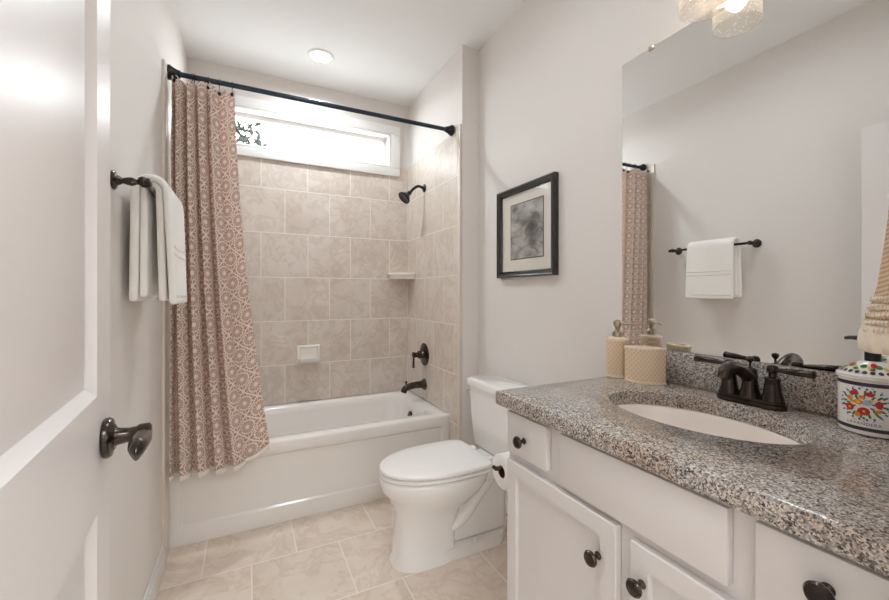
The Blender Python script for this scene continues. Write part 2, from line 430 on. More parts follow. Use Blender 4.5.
# doorway lining on the room side
b = bmesh.new(); box(b, .945, 1.01, YN+.0005, YN+.014, 0, 2.125, bev=.003); box(b, .10, .165, YN+.0005, YN+.010, 0, 2.125, bev=.003); box(b, .1655, .9445, YN+.0005, YN+.010, 2.06, 2.125, bev=.003)
struct('trim_3', b, M['trim'])

# window: casing, jamb frame, sash, pane
win = bpy.data.objects.new('window_1', None); COL.objects.link(win); win.location = (.762, D, WZ0); win['kind'] = 'structure'
cw = .078
bm = bmesh.new()
yc0, yc1 = D-.032, D-.0125
box(bm, WX0-cw, WX1+cw, yc0, yc1, WZ1+.001, WZ1+cw*.9, bev=.004); box(bm, WX0-cw, WX1+cw, yc0, yc1, WZ0-cw*.85, WZ0-.001, bev=.004)
box(bm, WX0-cw, WX0-.001, yc0, yc1, WZ0, WZ1, bev=.003); box(bm, WX1+.001, WX1+cw, yc0, yc1, WZ0, WZ1, bev=.003)
obj('casing', bm, M['trim'], win)
def ring_frame(x0, x1, z0, z1, y0, y1, t, bev=.003):
    bm = bmesh.new()
    box(bm, x0, x1, y0, y1, z1-t, z1, bev=bev); box(bm, x0, x1, y0, y1, z0, z0+t, bev=bev)
    box(bm, x0, x0+t, y0, y1, z0+t, z1-t, bev=bev); box(bm, x1-t, x1, y0, y1, z0+t, z1-t, bev=bev); return bm
fr = obj('jamb', ring_frame(WX0+.0005, WX1-.0005, WZ0+.0005, WZ1-.0005, yc0+.004, D+.118, .012), M['trim'], win)
sa = obj('sash', ring_frame(WX0+.013, WX1-.013, WZ0+.013, WZ1-.013, D+.05, D+.09, .03), M['trim'], win)
obj('pane', B(WX0+.043, WX1-.043, D+.068, D+.072, WZ0+.043, WZ1-.043), M['glass'], win, smooth=False)

# tree outside
tr = thing('tree', 'tree branch with dark green leaves outside the window, beside the curtain', 'tree', (-.9, 6.2, 0))
bm = bmesh.new(); TX, TY = .0, 6.0
tube(bm, bez([(TX-.5, TY+.2, 0), (TX-.5, TY+.2, 2.0), (TX-.42, TY+.1, 3.1), (TX-.55, TY+.1, 4.2)]), [.14-.0035*i for i in range(31)], 10)
obj('trunk', bm, M['bark'], tr)
leafbm = bmesh.new(); tips = []
for a, z0, L in ((-.1, 3.05, 1.15), (.25, 3.25, 1.05), (-.45, 2.95, .9), (.6, 3.4, .9), (2.6, 3.3, .9), (-.2, 2.75, .95)):
    st = Vector((TX-.45, TY+.12, z0+.36)); en = st + Vector((math.cos(a)*L, -.25, .22*L+math.sin(a)*.3))
    mid = (st+en)/2 + Vector((0, 0, .08))
    pts = bez([st, mid, en], 6)
    obj('branch', tube(bmesh.new(), pts, [.022-.0014*i for i in range(13)], 7), M['bark'], tr)
    for k in range(3, 13):
        for j in range(11):
            d = Vector((random.uniform(-1, 1), random.uniform(-1, 1), random.uniform(-.7, 1))).normalized()
            p = pts[k] + d*random.uniform(.02, .2)
            u = Vector((random.uniform(-1, 1), random.uniform(-1, 1), random.uniform(-1, 1))).normalized(); v = u.cross(d).normalized()
            l = random.uniform(.05, .09); ww = l*.35
            pp = [p-u*l, p+v*ww+d*.01, p+u*l, p-v*ww+d*.01]
            q = [leafbm.verts.new(x) for x in pp]; leafbm.faces.new((q[0], q[1], q[2])); leafbm.faces.new((q[0], q[2], q[3]))
fo = obj('foliage', leafbm, M['leaf'], tr, smooth=False, recalc=False); fo['kind'] = 'stuff'

# ------------------------------------------------------------------ door on the left
dv = Vector((-math.sin(rad(4.6)), math.cos(rad(4.6)), 0)); LEN = .762
E = Vector((.124, .899, 0)); hinge = E - dv*LEN
door = bpy.data.objects.new('door_1', None); COL.objects.link(door); door.location = hinge; door['kind'] = 'structure'
DM = Matrix.Translation(hinge) @ Matrix.Rotation(rad(4.6), 4, 'Z')
DH = 2.085
bm = bmesh.new()
ys = [0, .10, LEN-.10, LEN]; zs = [.012, .235, .893, 1.077, DH-.115, DH]
V = {(i, j): bm.verts.new((0, y, z)) for i, y in enumerate(ys) for j, z in enumerate(zs)}
pan = []
for i in range(3):
    for j in range(5):
        f = bm.faces.new((V[i, j], V[i+1, j], V[i+1, j+1], V[i, j+1]))
        if i == 1 and j in (1, 3): pan.append(f)
bm.normal_update()
for f in pan:
    for th, dp in ((.004, -.003), (.012, -.009), (.008, 0.), (.030, .008)):
        bmesh.ops.inset_region(bm, faces=[f], thickness=th, depth=dp, use_even_offset=True)
bm.normal_update()
bnd = [e for e in bm.edges if len(e.link_faces) == 1]
r = bmesh.ops.extrude_edge_only(bm, edges=bnd)
nv = [g for g in r['geom'] if isinstance(g, bmesh.types.BMVert)]
for v in nv: v.co.x = -.035
be = [e for e in bm.edges if len(e.link_faces) == 1]
bmesh.ops.contextual_create(bm, geom=be)
bm.transform(DM)
obj('leaf', bm, M['door'], door, angle=25)
def handle(parent):
    root = bpy.data.objects.new('lever_handle', None); COL.objects.link(root); root.parent = parent
    c = Vector((0, LEN-.056, .998)); root.location = DM @ c; root.matrix_parent_inverse = world_inv(parent)
    bm = bmesh.new(); lathe(bm, [(.031, .0005), (.033, .003), (.033, .008), (.030, .012), (.022, .014), (.020, .016)], c, (1, 0, 0), 32); bm.transform(DM)
    obj('rose', bm, M['bronze'], parent_to(root))
    bm = bmesh.new(); lathe(bm, [(.016, .0155), (.0135, .022), (.012, .034), (.013, .044), (.016, .048), (.016, .062), (.012, .065)], c, (1, 0, 0), 24); bm.transform(DM)
    obj('neck', bm, M['bronze'], root)
    bm = bmesh.new()   # paddle lever pointing to the hinge side, broadening to a rounded, drooping tip
    rings = []
    for t in range(13):
        s = t/12; y = .004 - .105*s
        hw = .011 + .004*math.sin(PI*min(1, s*1.1)) ; hz = .010 + .009*s if s < .9 else .010+.0081
        if s > .7: k = math.sqrt(max(0., 1-((s-.7)/.3)**2))*.95+.05; hw *= k; hz *= k
        cz = -.004*s*s; cxx = .054
        rings.append([(c.x+cxx+hw*math.cos(2*PI*i/16)*(1-.45*max(0, -math.sin(2*PI*i/16))), c.y+y, c.z+cz+hz*math.sin(2*PI*i/16)) for i in range(16)])
    loft(bm, rings); bm.transform(DM); obj('lever', bm, M['bronze'], root)
def parent_to(r): return r
handle(door)
for z in (.25, 1.05, 1.85):
    bm = bmesh.new(); lathe(bm, [(.006, 0), (.006, .09)], (.006, -.004, z), (0, 0, 1), 12); bm.transform(DM); obj('hinge', bm, M['bronze'], door)

# ------------------------------------------------------------------ bathtub
tub = thing('bathtub', 'white alcove bathtub with panelled apron under the tiled wall', 'bathtub', (W/2, 2.68, 0))
x0, x1, y0, y1 = AL+.002, W-.002, TW, D-.002
def rr(ix0, ix1, iy0, iy1, r, z, n=7): return [(x, y, z) for x, y in rrect(ix0, ix1, iy0, iy1, r, n)]
bm = bmesh.new()
rings = [rr(x0, x1, y0+.014, y1, .004, .385), rr(x0, x1, y0, y1, .004, .388), rr(x0, x1, y0, y1, .004, ZR-.014), rr(x0+.002, x1-.002, y0+.004, y1-.002, .008, ZR-.004), rr(x0+.006, x1-.006, y0+.012, y1-.006, .01, ZR),
         rr(x0+.085, x1-.095, y0+.085, y1-.065, .10, ZR-.002), rr(x0+.095, x1-.105, y0+.095, y1-.075, .10, ZR-.010), rr(x0+.11, x1-.115, y0+.103, y1-.085, .11, ZR-.05),
         rr(x0+.19, x1-.13, y0+.125, y1-.10, .13, .20), rr(x0+.25, x1-.16, y0+.15, y1-.125, .13, .10), rr(x0+.32, x1-.22, y0+.21, y1-.19, .12, .075)]
loft(bm, rings, caps=False)
bm.verts.ensure_lookup_table(); nlast = len(rings[0]); bm.faces.new(bm.verts[-nlast:])
obj('basin', bm, M['tub'], tub, angle=50)
# apron: frame with a recessed panel, set a little behind the rim band
bm = bmesh.new()
box(bm, x0+.001, x1-.001, y0+.012, y0+.04, .001, .386)
bm.faces.ensure_lookup_table()
f = min(bm.faces, key=lambda q: q.calc_center_median().y)
bm.normal_update()
bmesh.ops.inset_region(bm, faces=[f], thickness=.07, depth=0)
f = min(bm.faces, key=lambda q: q.calc_center_median().y + abs(q.calc_center_median().z-.19) + abs(q.calc_center_median().x-.76)) if False else f
for v in f.verts: v.co.z = .09 if v.co.z < .2 else .376
bmesh.ops.inset_region(bm, faces=[f], thickness=.012, depth=-.009)
obj('apron', bm, M['tub'], tub, angle=20)
bm = bmesh.new(); lathe(bm, [(.034, 0), (.036, .003), (.034, .010), (.024, .014), (.010, .015)], (1.409, 2.70, .345), (-1, 0, .2), 28)
obj('overflow_plate', bm, M['bronze'], tub)
bm = bmesh.new(); lathe(bm, [(.03, 0), (.03, .004), (.02, .006)], (1.18, 2.70, .0755), (0, 0, 1), 24); obj('drain', bm, M['bronze'], tub)

# ------------------------------------------------------------------ shower fittings (right alcove wall)
XT = W-TT-.0006; YP = 2.705
sh = thing('wall_shower', 'dark bronze shower head on a short curved arm high on the tiled wall', 'shower head', (XT, YP, 2.02))
bm = bmesh.new(); lathe(bm, [(.03, 0), (.03, .003), (.022, .010), (.012, .014)], (XT, YP, 2.02), (-1, 0, 0), 24); obj('flange', bm, M['black'], sh)
pts = bez([(XT-.008, YP, 2.02), (XT-.05, YP, 2.028), (XT-.085, YP, 2.008), (XT-.115, YP, 1.975)], 6)
obj('arm', tube(bmesh.new(), pts, .0105, 14), M['black'], sh)
ax = Vector((-.72, -.05, -.69)).normalized(); o0 = Vector((XT-.112, YP, 1.979))
bm = bmesh.new(); lathe(bm, [(.011, 0), (.016, .006), (.017, .016), (.013, .022), (.018, .028), (.030, .042), (.040, .058), (.049, .064), (.050, .074), (.047, .078), (.042, .076), (.01, .0755)], o0, ax, 30); obj('head', bm, M['black'], sh)

va = thing('shower_valve', 'round dark bronze shower valve with lever on the tiled wall above the spout', 'valve', (XT, YP, .787))
bm = bmesh.new(); lathe(bm, [(.082, 0), (.084, .003), (.080, .008), (.055, .014), (.04, .016)], (XT, YP, .787), (-1, 0, 0), 40); obj('escutcheon', bm, M['bronze'], va)
bm = bmesh.new(); lathe(bm, [(.036, .014), (.030, .022), (.026, .034), (.030, .040), (.028, .05), (.019, .054), (.018, .076), (.022, .080), (.022, .092), (.012, .096)], (XT, YP, .787), (-1, 0, 0), 26); h_ = obj('handle', bm, M['bronze'], va)
bm = bmesh.new(); tube(bm, [(XT-.086, YP, .784), (XT-.088, YP-.002, .762), (XT-.09, YP-.004, .722), (XT-.09, YP-.004, .694)], [.008, .007, .0085, .0095], 12); obj('lever', bm, M['bronze'], h_)
spt = thing('tub_spout', 'dark bronze tub spout on the tiled wall above the bathtub rim', 'tub spout', (XT, YP, .565))
bm = bmesh.new(); lathe(bm, [(.042, 0), (.042, .004), (.034, .016), (.026, .030)], (XT, YP, .565), (-1, 0, 0), 26); obj('flange', bm, M['bronze'], spt)
bm = bmesh.new(); tube(bm, bez([(XT-.02, YP, .565), (XT-.07, YP, .566), (XT-.12, YP, .560), (XT-.155, YP, .545), (XT-.165, YP, .520)], 6), [.026-.0002*i for i in range(25)], 16); obj('spout', bm, M['bronze'], spt)
bm = bmesh.new(); lathe(bm, [(.005, 0), (.005, .014), (.009, .018), (.009, .026), (.004, .029)], (XT-.145, YP, .572), (0, 0, 1), 14); obj('diverter_knob', bm, M['bronze'], spt)

# soap dish on back wall
YT = D-TT-.0006
sd = thing('soap_dish', 'white ceramic soap dish set in the middle of the tiled back wall', 'soap dish', (.745, YT, .80))
bm = bmesh.new(); box(bm, .666, .826, YT-.014, YT, .735, .862, bev=.006, seg=3)
f = min(bm.faces, key=lambda q: q.calc_center_median().y if q.calc_area() > .005 else 9)
bm.normal_update(); bmesh.ops.inset_region(bm, faces=[f], thickness=.012, depth=.002); bmesh.ops.inset_region(bm, faces=[f], thickness=.006, depth=-.010)
obj('backplate', bm, M['ceramic'], sd, angle=60)
bm = bmesh.new()
prof = [(.0, .752), (-.05, .748), (-.062, .756), (-.066, .772), (-.060, .774), (-.05, .762), (-.0, .764)]
rings = [[(x, YT-.013+py, pz) for py, pz in prof] for x in (.676, .680, .812, .816)]
loft(bm, rings); obj('tray', bm, M['ceramic'], sd, angle=60)
# corner shelf
cs = thing('corner_shelf', 'white ceramic corner shelf where the two tiled walls meet', 'corner shelf', (W-TT, D-TT, 1.37))
def quarter(r, z0, z1, bev):
    cx, cy = XT, YT
    out = [(cx, cy)] + [(cx-r*math.sin(a)*1.0, cy-r*math.cos(a)) for a in [PI/2*k/16 for k in range(17)]]
    return prism(bmesh.new(), out, z0, z1, bev)
obj('shelf_top', quarter(.175, 1.385, 1.402, .004), M['ceramic'], cs)
obj('shelf_base', quarter(.155, 1.352, 1.3845, .004), M['ceramic'], cs)

# ------------------------------------------------------------------ curtain rod, hooks, curtain
RY, RZ = 2.262, 2.285
rod = thing('curtain_rod', 'dark curtain rod spanning the bathtub alcove from wall to wall', 'curtain rod', (W/2, RY, RZ))
obj('tube', tube(bmesh.new(), [(.02, RY, RZ), (W-.04, RY, RZ)], .0125, 20), M['rod'], rod)
for xx, s in ((AL+TT+.001, 1), (W-TT-.001, -1)):
    bm = bmesh.new(); lathe(bm, [(.034, 0), (.034, .008), (.029, .016), (.020, .034), (.016, .05), (.0125, .051)], (xx, RY, RZ), (s, 0, 0), 26); obj('flange', bm, M['black'], rod)
cur = thing('shower_curtain', 'taupe shower curtain with cream sunburst pattern hanging at the left of the bathtub', 'shower curtain', (.16, 2.24, .37))
NU, NV = 150, 60
ZTOP = 2.250
def cpoint(s, v, off=0.):
    # s 0..1 along the cloth, v 0 top .. 1 hem
    flare = v**1.6
    xr = .288 + .160*flare
    xl = .024 - .008*v
    # folds packed on the left, an almost flat panel on the right
    k = s
    g = k**(1.0) if True else k
    flat = max(0., (s-.70)/.30)
    q = (.62*(s/.70) if s < .70 else .62 + .38*flat)
    x = xl + (xr-xl)*q
    amp = (.044 if s < .70 else .044*max(0., 1-flat*1.4)**1.5)
    ph = 2*PI*3.7*(s/.70)
    env = 1 - .15*v
    x += .012*math.sin(2*ph+.6)*env*(1 if s < .70 else max(0, 1-flat*1.5))
    y = 2.232 + amp*math.sin(ph-.5)*env + .004*math.sin(9*s+5*v)
    # flare panel turns slightly to the room
    y -= .014*flare*flat
    z_h = .375 - .012*math.sin(ph)*0 + (.085*flat**1.5)
    sag = .022*abs(math.sin(PI*(s*7.0)))*(1-v)**10
    z = ZTOP - sag + (z_h-ZTOP)*v
    x = max(x, .014)
    return Vector((x, min(y, 2.285)+off, z))
def cloth(name, m, parent, v0=0., v1=1., nv=NV, off=0., solid=.0016, extra=None):
    bm = bmesh.new(); uvl = bm.loops.layers.uv.new('UVMap')
    rows = []; us = []
    for j in range(nv+1):
        v = v0+(v1-v0)*j/nv
        rows.append([bm.verts.new(cpoint(i/NU, v, off) + (extra(i, j) if extra else Vector((0, 0, 0)))) for i in range(NU+1)])
    L = [0.]
    for i in range(NU): L.append(L[-1]+(cpoint((i+1)/NU, .5)-cpoint(i/NU, .5)).length)
    for j in range(nv):
        for i in range(NU):
            f = bm.faces.new((rows[j][i], rows[j][i+1], rows[j+1][i+1], rows[j+1][i]))
            for lp, (a, b) in zip(f.loops, ((i, j), (i+1, j), (i+1, j+1), (i, j+1))):
                lp[uvl].uv = (L[a], (ZTOP-.375)*(v0+(v1-v0)*b/nv))
    o = obj(name, bm, m, parent, angle=80, recalc=False)
    md = o.modifiers.new('thickness', 'SOLIDIFY'); md.thickness = solid; md.offset = 0
    return o
cloth('fabric', M['curtain'], cur)
def fr(i, j):
    return Vector((0, .0, -(.011+.002*math.sin(i*1.7)+.002*math.sin(i*.9))*j/2))
cloth('lace_hem', M['lace'], cur, .992, 1.0, 2, -.004, .002, fr)
# plain edge of white liner showing beside the left edge
bm = bmesh.new()
rows = [[(.016+.004*math.sin(z*9)+.010*i/3, 2.305+.006*math.sin(i*2.)-.0*z, z) for i in range(4)] for z in [2.22-.1*k for k in range(18)]]
R = [[bm.verts.new(p) for p in r] for r in rows]; skin(bm, R, False, False)
o = obj('liner', bm, M['liner'], cur); md = o.modifiers.new('thickness', 'SOLIDIFY'); md.thickness = .001
hook_s = [.012, .155, .30, .44, .585, .78, .965]
names = ['leftmost on the rod', 'second from the left', 'third from the left', 'in the middle of the seven', 'third from the right', 'second from the right', 'rightmost, at the free edge']
for s, nm in zip(hook_s, names):
    p = cpoint(s, 0)
    x = p.x
    hk = thing('curtain_hook', 'dark metal shower curtain hook, ' + nm, 'curtain hook', (x, RY, RZ+.016), 'curtain hooks on the shower rod')
    pts = []
    for k in range(15):
        a = rad(-60 + 300*k/14); pts.append((x, RY+.0165*math.cos(a), RZ+.0165*math.sin(a)))
    pts += [(x, RY-.012, RZ-.025), (x, p.y-.006, p.z-.004)]
    obj('wire', tube(bmesh.new(), pts, .0016, 8), M['black'], hk)
    obj('ball', sphere(bmesh.new(), (x, p.y-.008, p.z-.012), .0085), M['black'], hk)

# ------------------------------------------------------------------ towel bar and towel (left wall)
BX, BZ = .074, 1.562; BY0, BY1 = 1.43, 1.955
tb = thing('towel_bar', 'dark bronze towel bar on the left wall above the door lever', 'towel bar', (0, 1.69, BZ))
for y in (BY0, BY1):
    bm = bmesh.new(); lathe(bm, [(.027, .0006), (.028, .004), (.024, .008), (.015, .011), (.012, .018), (.008, .024), (.0115, .036), (.0125, .046), (.0075, .056), (.007, .060), (.0135, .068), (.0145, BX), (.0135, .088), (.007, .0925)], (0, y, BZ), (1, 0, 0), 24)
    obj('post', bm, M['bronze'], tb)
obj('bar', tube(bmesh.new(), [(BX, BY0-.02, BZ), (BX, BY1+.02, BZ)], .0085, 16), M['bronze'], tb)
for y, s in ((BY0-.02, -1), (BY1+.02, 1)):
    bm = bmesh.new(); lathe(bm, [(.0085, -.004), (.011, 0), (.012, .005), (.008, .011), (.003, .014)], (BX, y, BZ), (0, s, 0), 16); obj('finial', bm, M['bronze'], tb)
tw = thing('towel', 'folded white towel hanging over the dark bar on the left wall', 'towel', (BX, 1.66, 1.20))
def towel_layer(name, y0, y1, r, zf, zb, splay, thick, m, wob):
    bm = bmesh.new(); prof = []
    for k in range(15):
        s = k/14; prof.append((BX + r + splay*s**.8*1.0, zf + (BZ-zf)*(1-s), s))
    prof = list(reversed(prof))     # hem -> bar
    for k in range(1, 9):
        a = PI*k/9; prof.append((BX+r*math.cos(a), BZ+r*math.sin(a), 0))
    for k in range(15):
        s = k/14; prof.append((BX - r - splay*.35*s, BZ - (BZ-zb)*s, s))
    n = 24; rows = []
    for (x, z, s) in prof:
        row = []
        for i in range(n+1):
            t = i/n; y = y0+(y1-y0)*t
            dx = wob*s*math.sin(t*PI*3+1.0)*(1 if x > BX else .4)
            row.append(bm.verts.new((max(.0155, x+dx), y + .012*s*(t-.5) , z)))
        rows.append(row)
    skin(bm, rows, False, False)
    o = obj(name, bm, m, tw, angle=80)
    md = o.modifiers.new('thickness', 'SOLIDIFY'); md.thickness = thick; md.offset = 0
    md = o.modifiers.new('round', 'BEVEL'); md.width = thick*.42; md.segments = 3; md.limit_method = 'ANGLE'; md.angle_limit = rad(60)
    md = o.modifiers.new('soft', 'SUBSURF'); md.levels = 1; md.render_levels = 1
    return o
towel_layer('inner_fold', 1.522, 1.802, .0195, 1.214, 1.226, .006, .0205, M['terry'], .004)
towel_layer('outer_fold', 1.508, 1.815, .0405, 1.203, 1.214, .014, .021, M['terry'], .005)
for z in (1.385, 1.36, 1.225):
    s = (BZ-z)/(BZ-1.203); x = BX+.0405+.014*s**.8+.0112
    bm = bmesh.new(); rows = []
    for zz in (z, z+.009):
        rows.append([bm.verts.new((x+.005*s*math.sin(t/24*PI*3+1.0), 1.516+.291*t/24+.012*s*(t/24-.5), zz)) for t in range(25)])
    skin(bm, rows, False, False); o = obj('woven_band', bm, M['terry_flat'], tw); md = o.modifiers.new('t', 'SOLIDIFY'); md.thickness = .002

# ------------------------------------------------------------------ framed picture (right wall)
PY0, PY1, PZ0, PZ1 = 1.428, 1.905, 1.325, 1.808
fp = thing('framed_picture', 'black framed grey landscape print with ivory mat above the toilet', 'picture', (XR, 1.675, PZ0))
bm = bmesh.new(); fw = .034
ringp = [(0, 0), (0, .026), (.008, .032), (.016, .028), (.024, .026), (fw-.004, .020), (fw, .014), (fw, 0)]
rings = []
for ins, dep in ringp:
    rings.append([(XR-.001-dep, PY0+ins, PZ0+ins), (XR-.001-dep, PY1-ins, PZ0+ins), (XR-.001-dep, PY1-ins, PZ1-ins), (XR-.001-dep, PY0+ins, PZ1-ins)])
loft(bm, rings, caps=False); obj('frame', bm, M['frame_black'], fp, angle=20)
i = fw-.003
obj('mat_board', B(XR-.008, XR-.003, PY0+i, PY1-i, PZ0+i, PZ1-i), M['mat_board'], fp, smooth=False)
pr = (1.528, 1.79, 1.425, 1.715)
obj('mat_bevel', B(XR-.0092, XR-.0081, pr[0]-.005, pr[1]+.005, pr[2]-.005, pr[3]+.005), mat('mat_bevel_grey', lin('#4A4846'), .8), fp, smooth=False)
obj('print', B(XR-.0100, XR-.0093, *pr), M['print'], fp, smooth=False)
obj('glass', B(XR-.0135, XR-.0120, PY0+i, PY1-i, PZ0+i, PZ1-i), M['glass'], fp, smooth=False)

# ------------------------------------------------------------------ toilet
TY0 = 1.738
toi = thing('toilet', 'white two piece toilet with closed lid between bathtub and vanity', 'toilet', (XR-.4, TY0, 0))
def egg(front, back, b, z, nf=1., nb=.8, uc=None, n=48):
    """outline: u measured from the wall"""
    uc = uc if uc is not None else (front*.42+back*.58)
    out = []
    for k in range(n):
        a = 2*PI*k/n; c, s = math.cos(a), math.sin(a)
        if c >= 0: u = uc+(front-uc)*sp(c, nf); ww = b*sp(s, nf if nf != 1 else .92)
        else: u = uc+(uc-back)*sp(c, nb); ww = b*sp(s, nb if nb < 1 else 1)
        out.append((XR-u, TY0+ww, z))
    return out
bm = bmesh.new()
rings = [egg(.722, .42, .116, .0005, .8, .5), egg(.722, .42, .116, .012, .8, .5), egg(.706, .42, .108, .03, .8, .5), egg(.700, .42, .106, .12, .82, .5), egg(.695, .41, .108, .19, .85, .5),
         egg(.700, .39, .122, .235, .9, .55), egg(.716, .34, .148, .275, .95, .6), egg(.738, .29, .172, .315, 1, .65), egg(.766, .26, .184, .35, 1, .65), egg(.770, .25, .186, .385, 1, .65), egg(.765, .252, .183, .398, 1, .65), egg(.75, .26, .17, .402, 1, .65)]
loft(bm, rings)
# deck under the tank
box(bm, XR-.34, XR-.035, TY0-.115, TY0+.115, .325, .40, bev=.02, seg=4)
obj('bowl', bm, M['porc'], toi, angle=60)
bm = bmesh.new()
prism(bm, [(x, y) for x, y, z in egg(.60, .14, .113, 0, .6, .45)], .0005, .052, bev=.01, seg=3)
box(bm, XR-.45, XR-.13, TY0-.080, TY0+.080, .05, .335, bev=.03, seg=4)
obj('foot', bm, M['porc'], toi, angle=60)
for sd_ in (-1, 1):
    bm = bmesh.new()
    pts = bez([(XR-.50, TY0+sd_*.050, .135), (XR-.43, TY0+sd_*.072, .150), (XR-.37, TY0+sd_*.080, .195), (XR-.32, TY0+sd_*.081, .25), (XR-.27, TY0+sd_*.078, .30), (XR-.21, TY0+sd_*.070, .345)], 7)
    tube(bm, pts, .036, 18, flat=.8); obj('trapway', bm, M['porc'], toi, angle=70)
    bm = bmesh.new(); lathe(bm, [(.014, 0), (.014, .008), (.010, .016), (.004, .018)], (XR-.33, TY0+sd_*.098, .0515), (0, 0, 1), 18); obj('bolt_cap', bm, M['porc'], toi)
def slab(z0, z1, front, back, b, inset, dome=0.):
    bm = bmesh.new(); n = 56
    def R(d, z): return egg(front-d, back+d, b-d, z, 1., .30, uc=back+(front-back)*.42, n=n)
    loft(bm, [R(inset, z0), R(0, z0+.005), R(0, z1-.006), R(.004, z1-.002), R(.012, z1), R(.06, z1+dome*.6), R(.13, z1+dome)]); return bm
obj('seat', slab(.4035, .421, .768, .262, .186, .006), M['seat'], toi, angle=50)
obj('lid', slab(.4245, .445, .768, .262, .187, .006, .004), M['seat'], toi, angle=50)
for sd_ in (-1, 1):
    obj('hinge', B(XR-.262, XR-.225, TY0+sd_*.075-.022, TY0+sd_*.075+.022, .402, .432, bev=.008, seg=3), M['seat'], toi)
bm = bmesh.new()
def tr_(d, hw, z, u0=.022): return [(x, y, z) for x, y in rrect(XR-u0-d, XR-u0, TY0-hw, TY0+hw, .03, 6)]
loft(bm, [tr_(.150, .168, .4015), tr_(.160, .178, .415), tr_(.172, .192, .56), tr_(.180, .197, .732)])
obj('tank', bm, M['porc'], toi, angle=60)
bm = bmesh.new()
def tl_(e, z): return [(x, y, z) for x, y in rrect(XR-.212-e, XR-.014+min(e, 0), TY0-.206-e, TY0+.206+e, .03, 6)]
loft(bm, [tl_(-.012, .7325), tl_(0, .736), tl_(0, .760), tl_(-.004, .768), tl_(-.014, .773)])
obj('tank_lid', bm, M['porc'], toi, angle=60)
lv = obj('flush_lever', lathe(bmesh.new(), [(.013, 0), (.013, .006), (.008, .010)], (XR-.13, TY0+.1965, .69), (0, 1, 0), 16), M['chrome'], toi)
bm = bmesh.new(); tube(bm, [(XR-.13, TY0+.208, .69), (XR-.16, TY0+.211, .689), (XR-.20, TY0+.211, .684)], [.006, .006, .008], 10); obj('lever_arm', bm, M['chrome'], lv)

# ------------------------------------------------------------------ vanity
VY0, VY1 = .165, 1.012; XB = 1.071
van = thing('vanity_cabinet', 'white vanity cabinet with shaker doors, drawers and black knobs under the granite top', 'cabinet', ((XB+XR)/2, .59, 0))
bm = bmesh.new()
for q in ((XB, XB+.02, VY0, VY1, .10, .8945), (XB+.02, XR-.002, VY0, VY0+.018, .10, .8945), (XB+.02, XR-.002, VY1-.018, VY1, .10, .8945), (XB+.02, XR-.002, VY0+.018, VY1-.018, .10, .118), (XR-.01, XR-.002, VY0+.018, VY1-.018, .118, .8945)): box(bm, *q)
box(bm, XB+.07, XR-.002, VY0+.001, VY1-.001, .0005, .0999)
obj('carcass', bm, M['cab'], van, angle=20)
XD = XB-.0005; DT = .019
def knob(parent, y, z, m=M['bronze']):
    bm = bmesh.new(); lathe(bm, [(.009, 0), (.009, .002), (.0055, .006), (.0055, .014), (.011, .018), (.0165, .021), (.0175, .025), (.015, .029), (.006, .031)], (XD-DT-.0003, y, z), (-1, 0, 0), 26)
    obj('knob', bm, m, parent)
def slab_front(name, y0, y1, z0, z1):
    return obj(name, B(XD-DT, XD, y0, y1, z0, z1, bev=.003, seg=2), M['cab'], van)
def shaker(y0, y1, z0, z1):
    bm = bmesh.new(); box(bm, XD-DT, XD, y0, y1, z0, z1, bev=.002, seg=1)
    f = [q for q in bm.faces if q.calc_center_median().x < XD-DT+.0005 and q.calc_area() > .02][0]
    bm.normal_update()
    bmesh.ops.inset_region(bm, faces=[f], thickness=.056, depth=0); bmesh.ops.inset_region(bm, faces=[f], thickness=.002, depth=-.011)
    return obj('door', bm, M['cab'], van, angle=20)
ZD0, ZD1 = .765, .884
knob(slab_front('drawer', .822, .996, ZD0, ZD1), .914, .817)
slab_front('false_front', .378, .772, ZD0-.012, ZD1)
knob(slab_front('drawer', .176, .339, ZD0-.008, ZD1), .252, .835)
knob(shaker(.600, .998, .125, .738), .647, .648)
knob(shaker(.178, .565, .125, .730), .536, .656)

# countertop with oval sink cut-out
SX, SY, SA, SB = 1.370, .624, .158, .231     # centre, half sizes in x and y
CT0, CT1 = .8955, ZC
ct = bmesh.new()
CX0, CX1, CY0, CY1 = XF, XR-.0008, YN+.001, 1.036
N = 96
def rectpt(a):
    c, s = math.cos(a), math.sin(a)
    # ray from the sink centre to the slab outline
    tx = ((CX1-SX)/c if c > 0 else (CX0-SX)/c) if abs(c) > 1e-9 else 9e9
    ty = ((CY1-SY)/s if s > 0 else (CY0-SY)/s) if abs(s) > 1e-9 else 9e9
    t = min(tx, ty); return (SX+t*c, SY+t*s)
angs = [2*PI*k/N for k in range(N)] + [math.atan2(y-SY, x-SX) % (2*PI) for x in (CX0, CX1) for y in (CY0, CY1)]
angs = sorted(angs)
outer = [rectpt(a) for a in angs]
inner = [(SX+SA*math.cos(math.atan2(math.sin(a)/SB, math.cos(a)/SA)), SY+SB*math.sin(math.atan2(math.sin(a)/SB, math.cos(a)/SA))) for a in angs]
def off(o, d): return [(min(max(x, CX0+d), CX1-d), min(max(y, CY0+d), CY1-d)) for x, y in o]
def ell(s): return [(SX+(x-SX)*s, SY+(y-SY)*s) for x, y in inner]
rings = [[(x, y, CT0) for x, y in ell(1.0)], [(x, y, CT0) for x, y in off(outer, .002)], [(x, y, CT0+.003) for x, y in off(outer, 0)], [(x, y, CT1-.006) for x, y in off(outer, 0)], [(x, y, CT1-.0018) for x, y in off(outer, .0018)], [(x, y, CT1) for x, y in off(outer, .006)],
         [(x, y, CT1) for x, y in ell(1.025)], [(x, y, CT1-.002) for x, y in ell(1.006)], [(x, y, CT1-.006) for x, y in ell(1.0)], [(x, y, CT0) for x, y in ell(1.0)]]
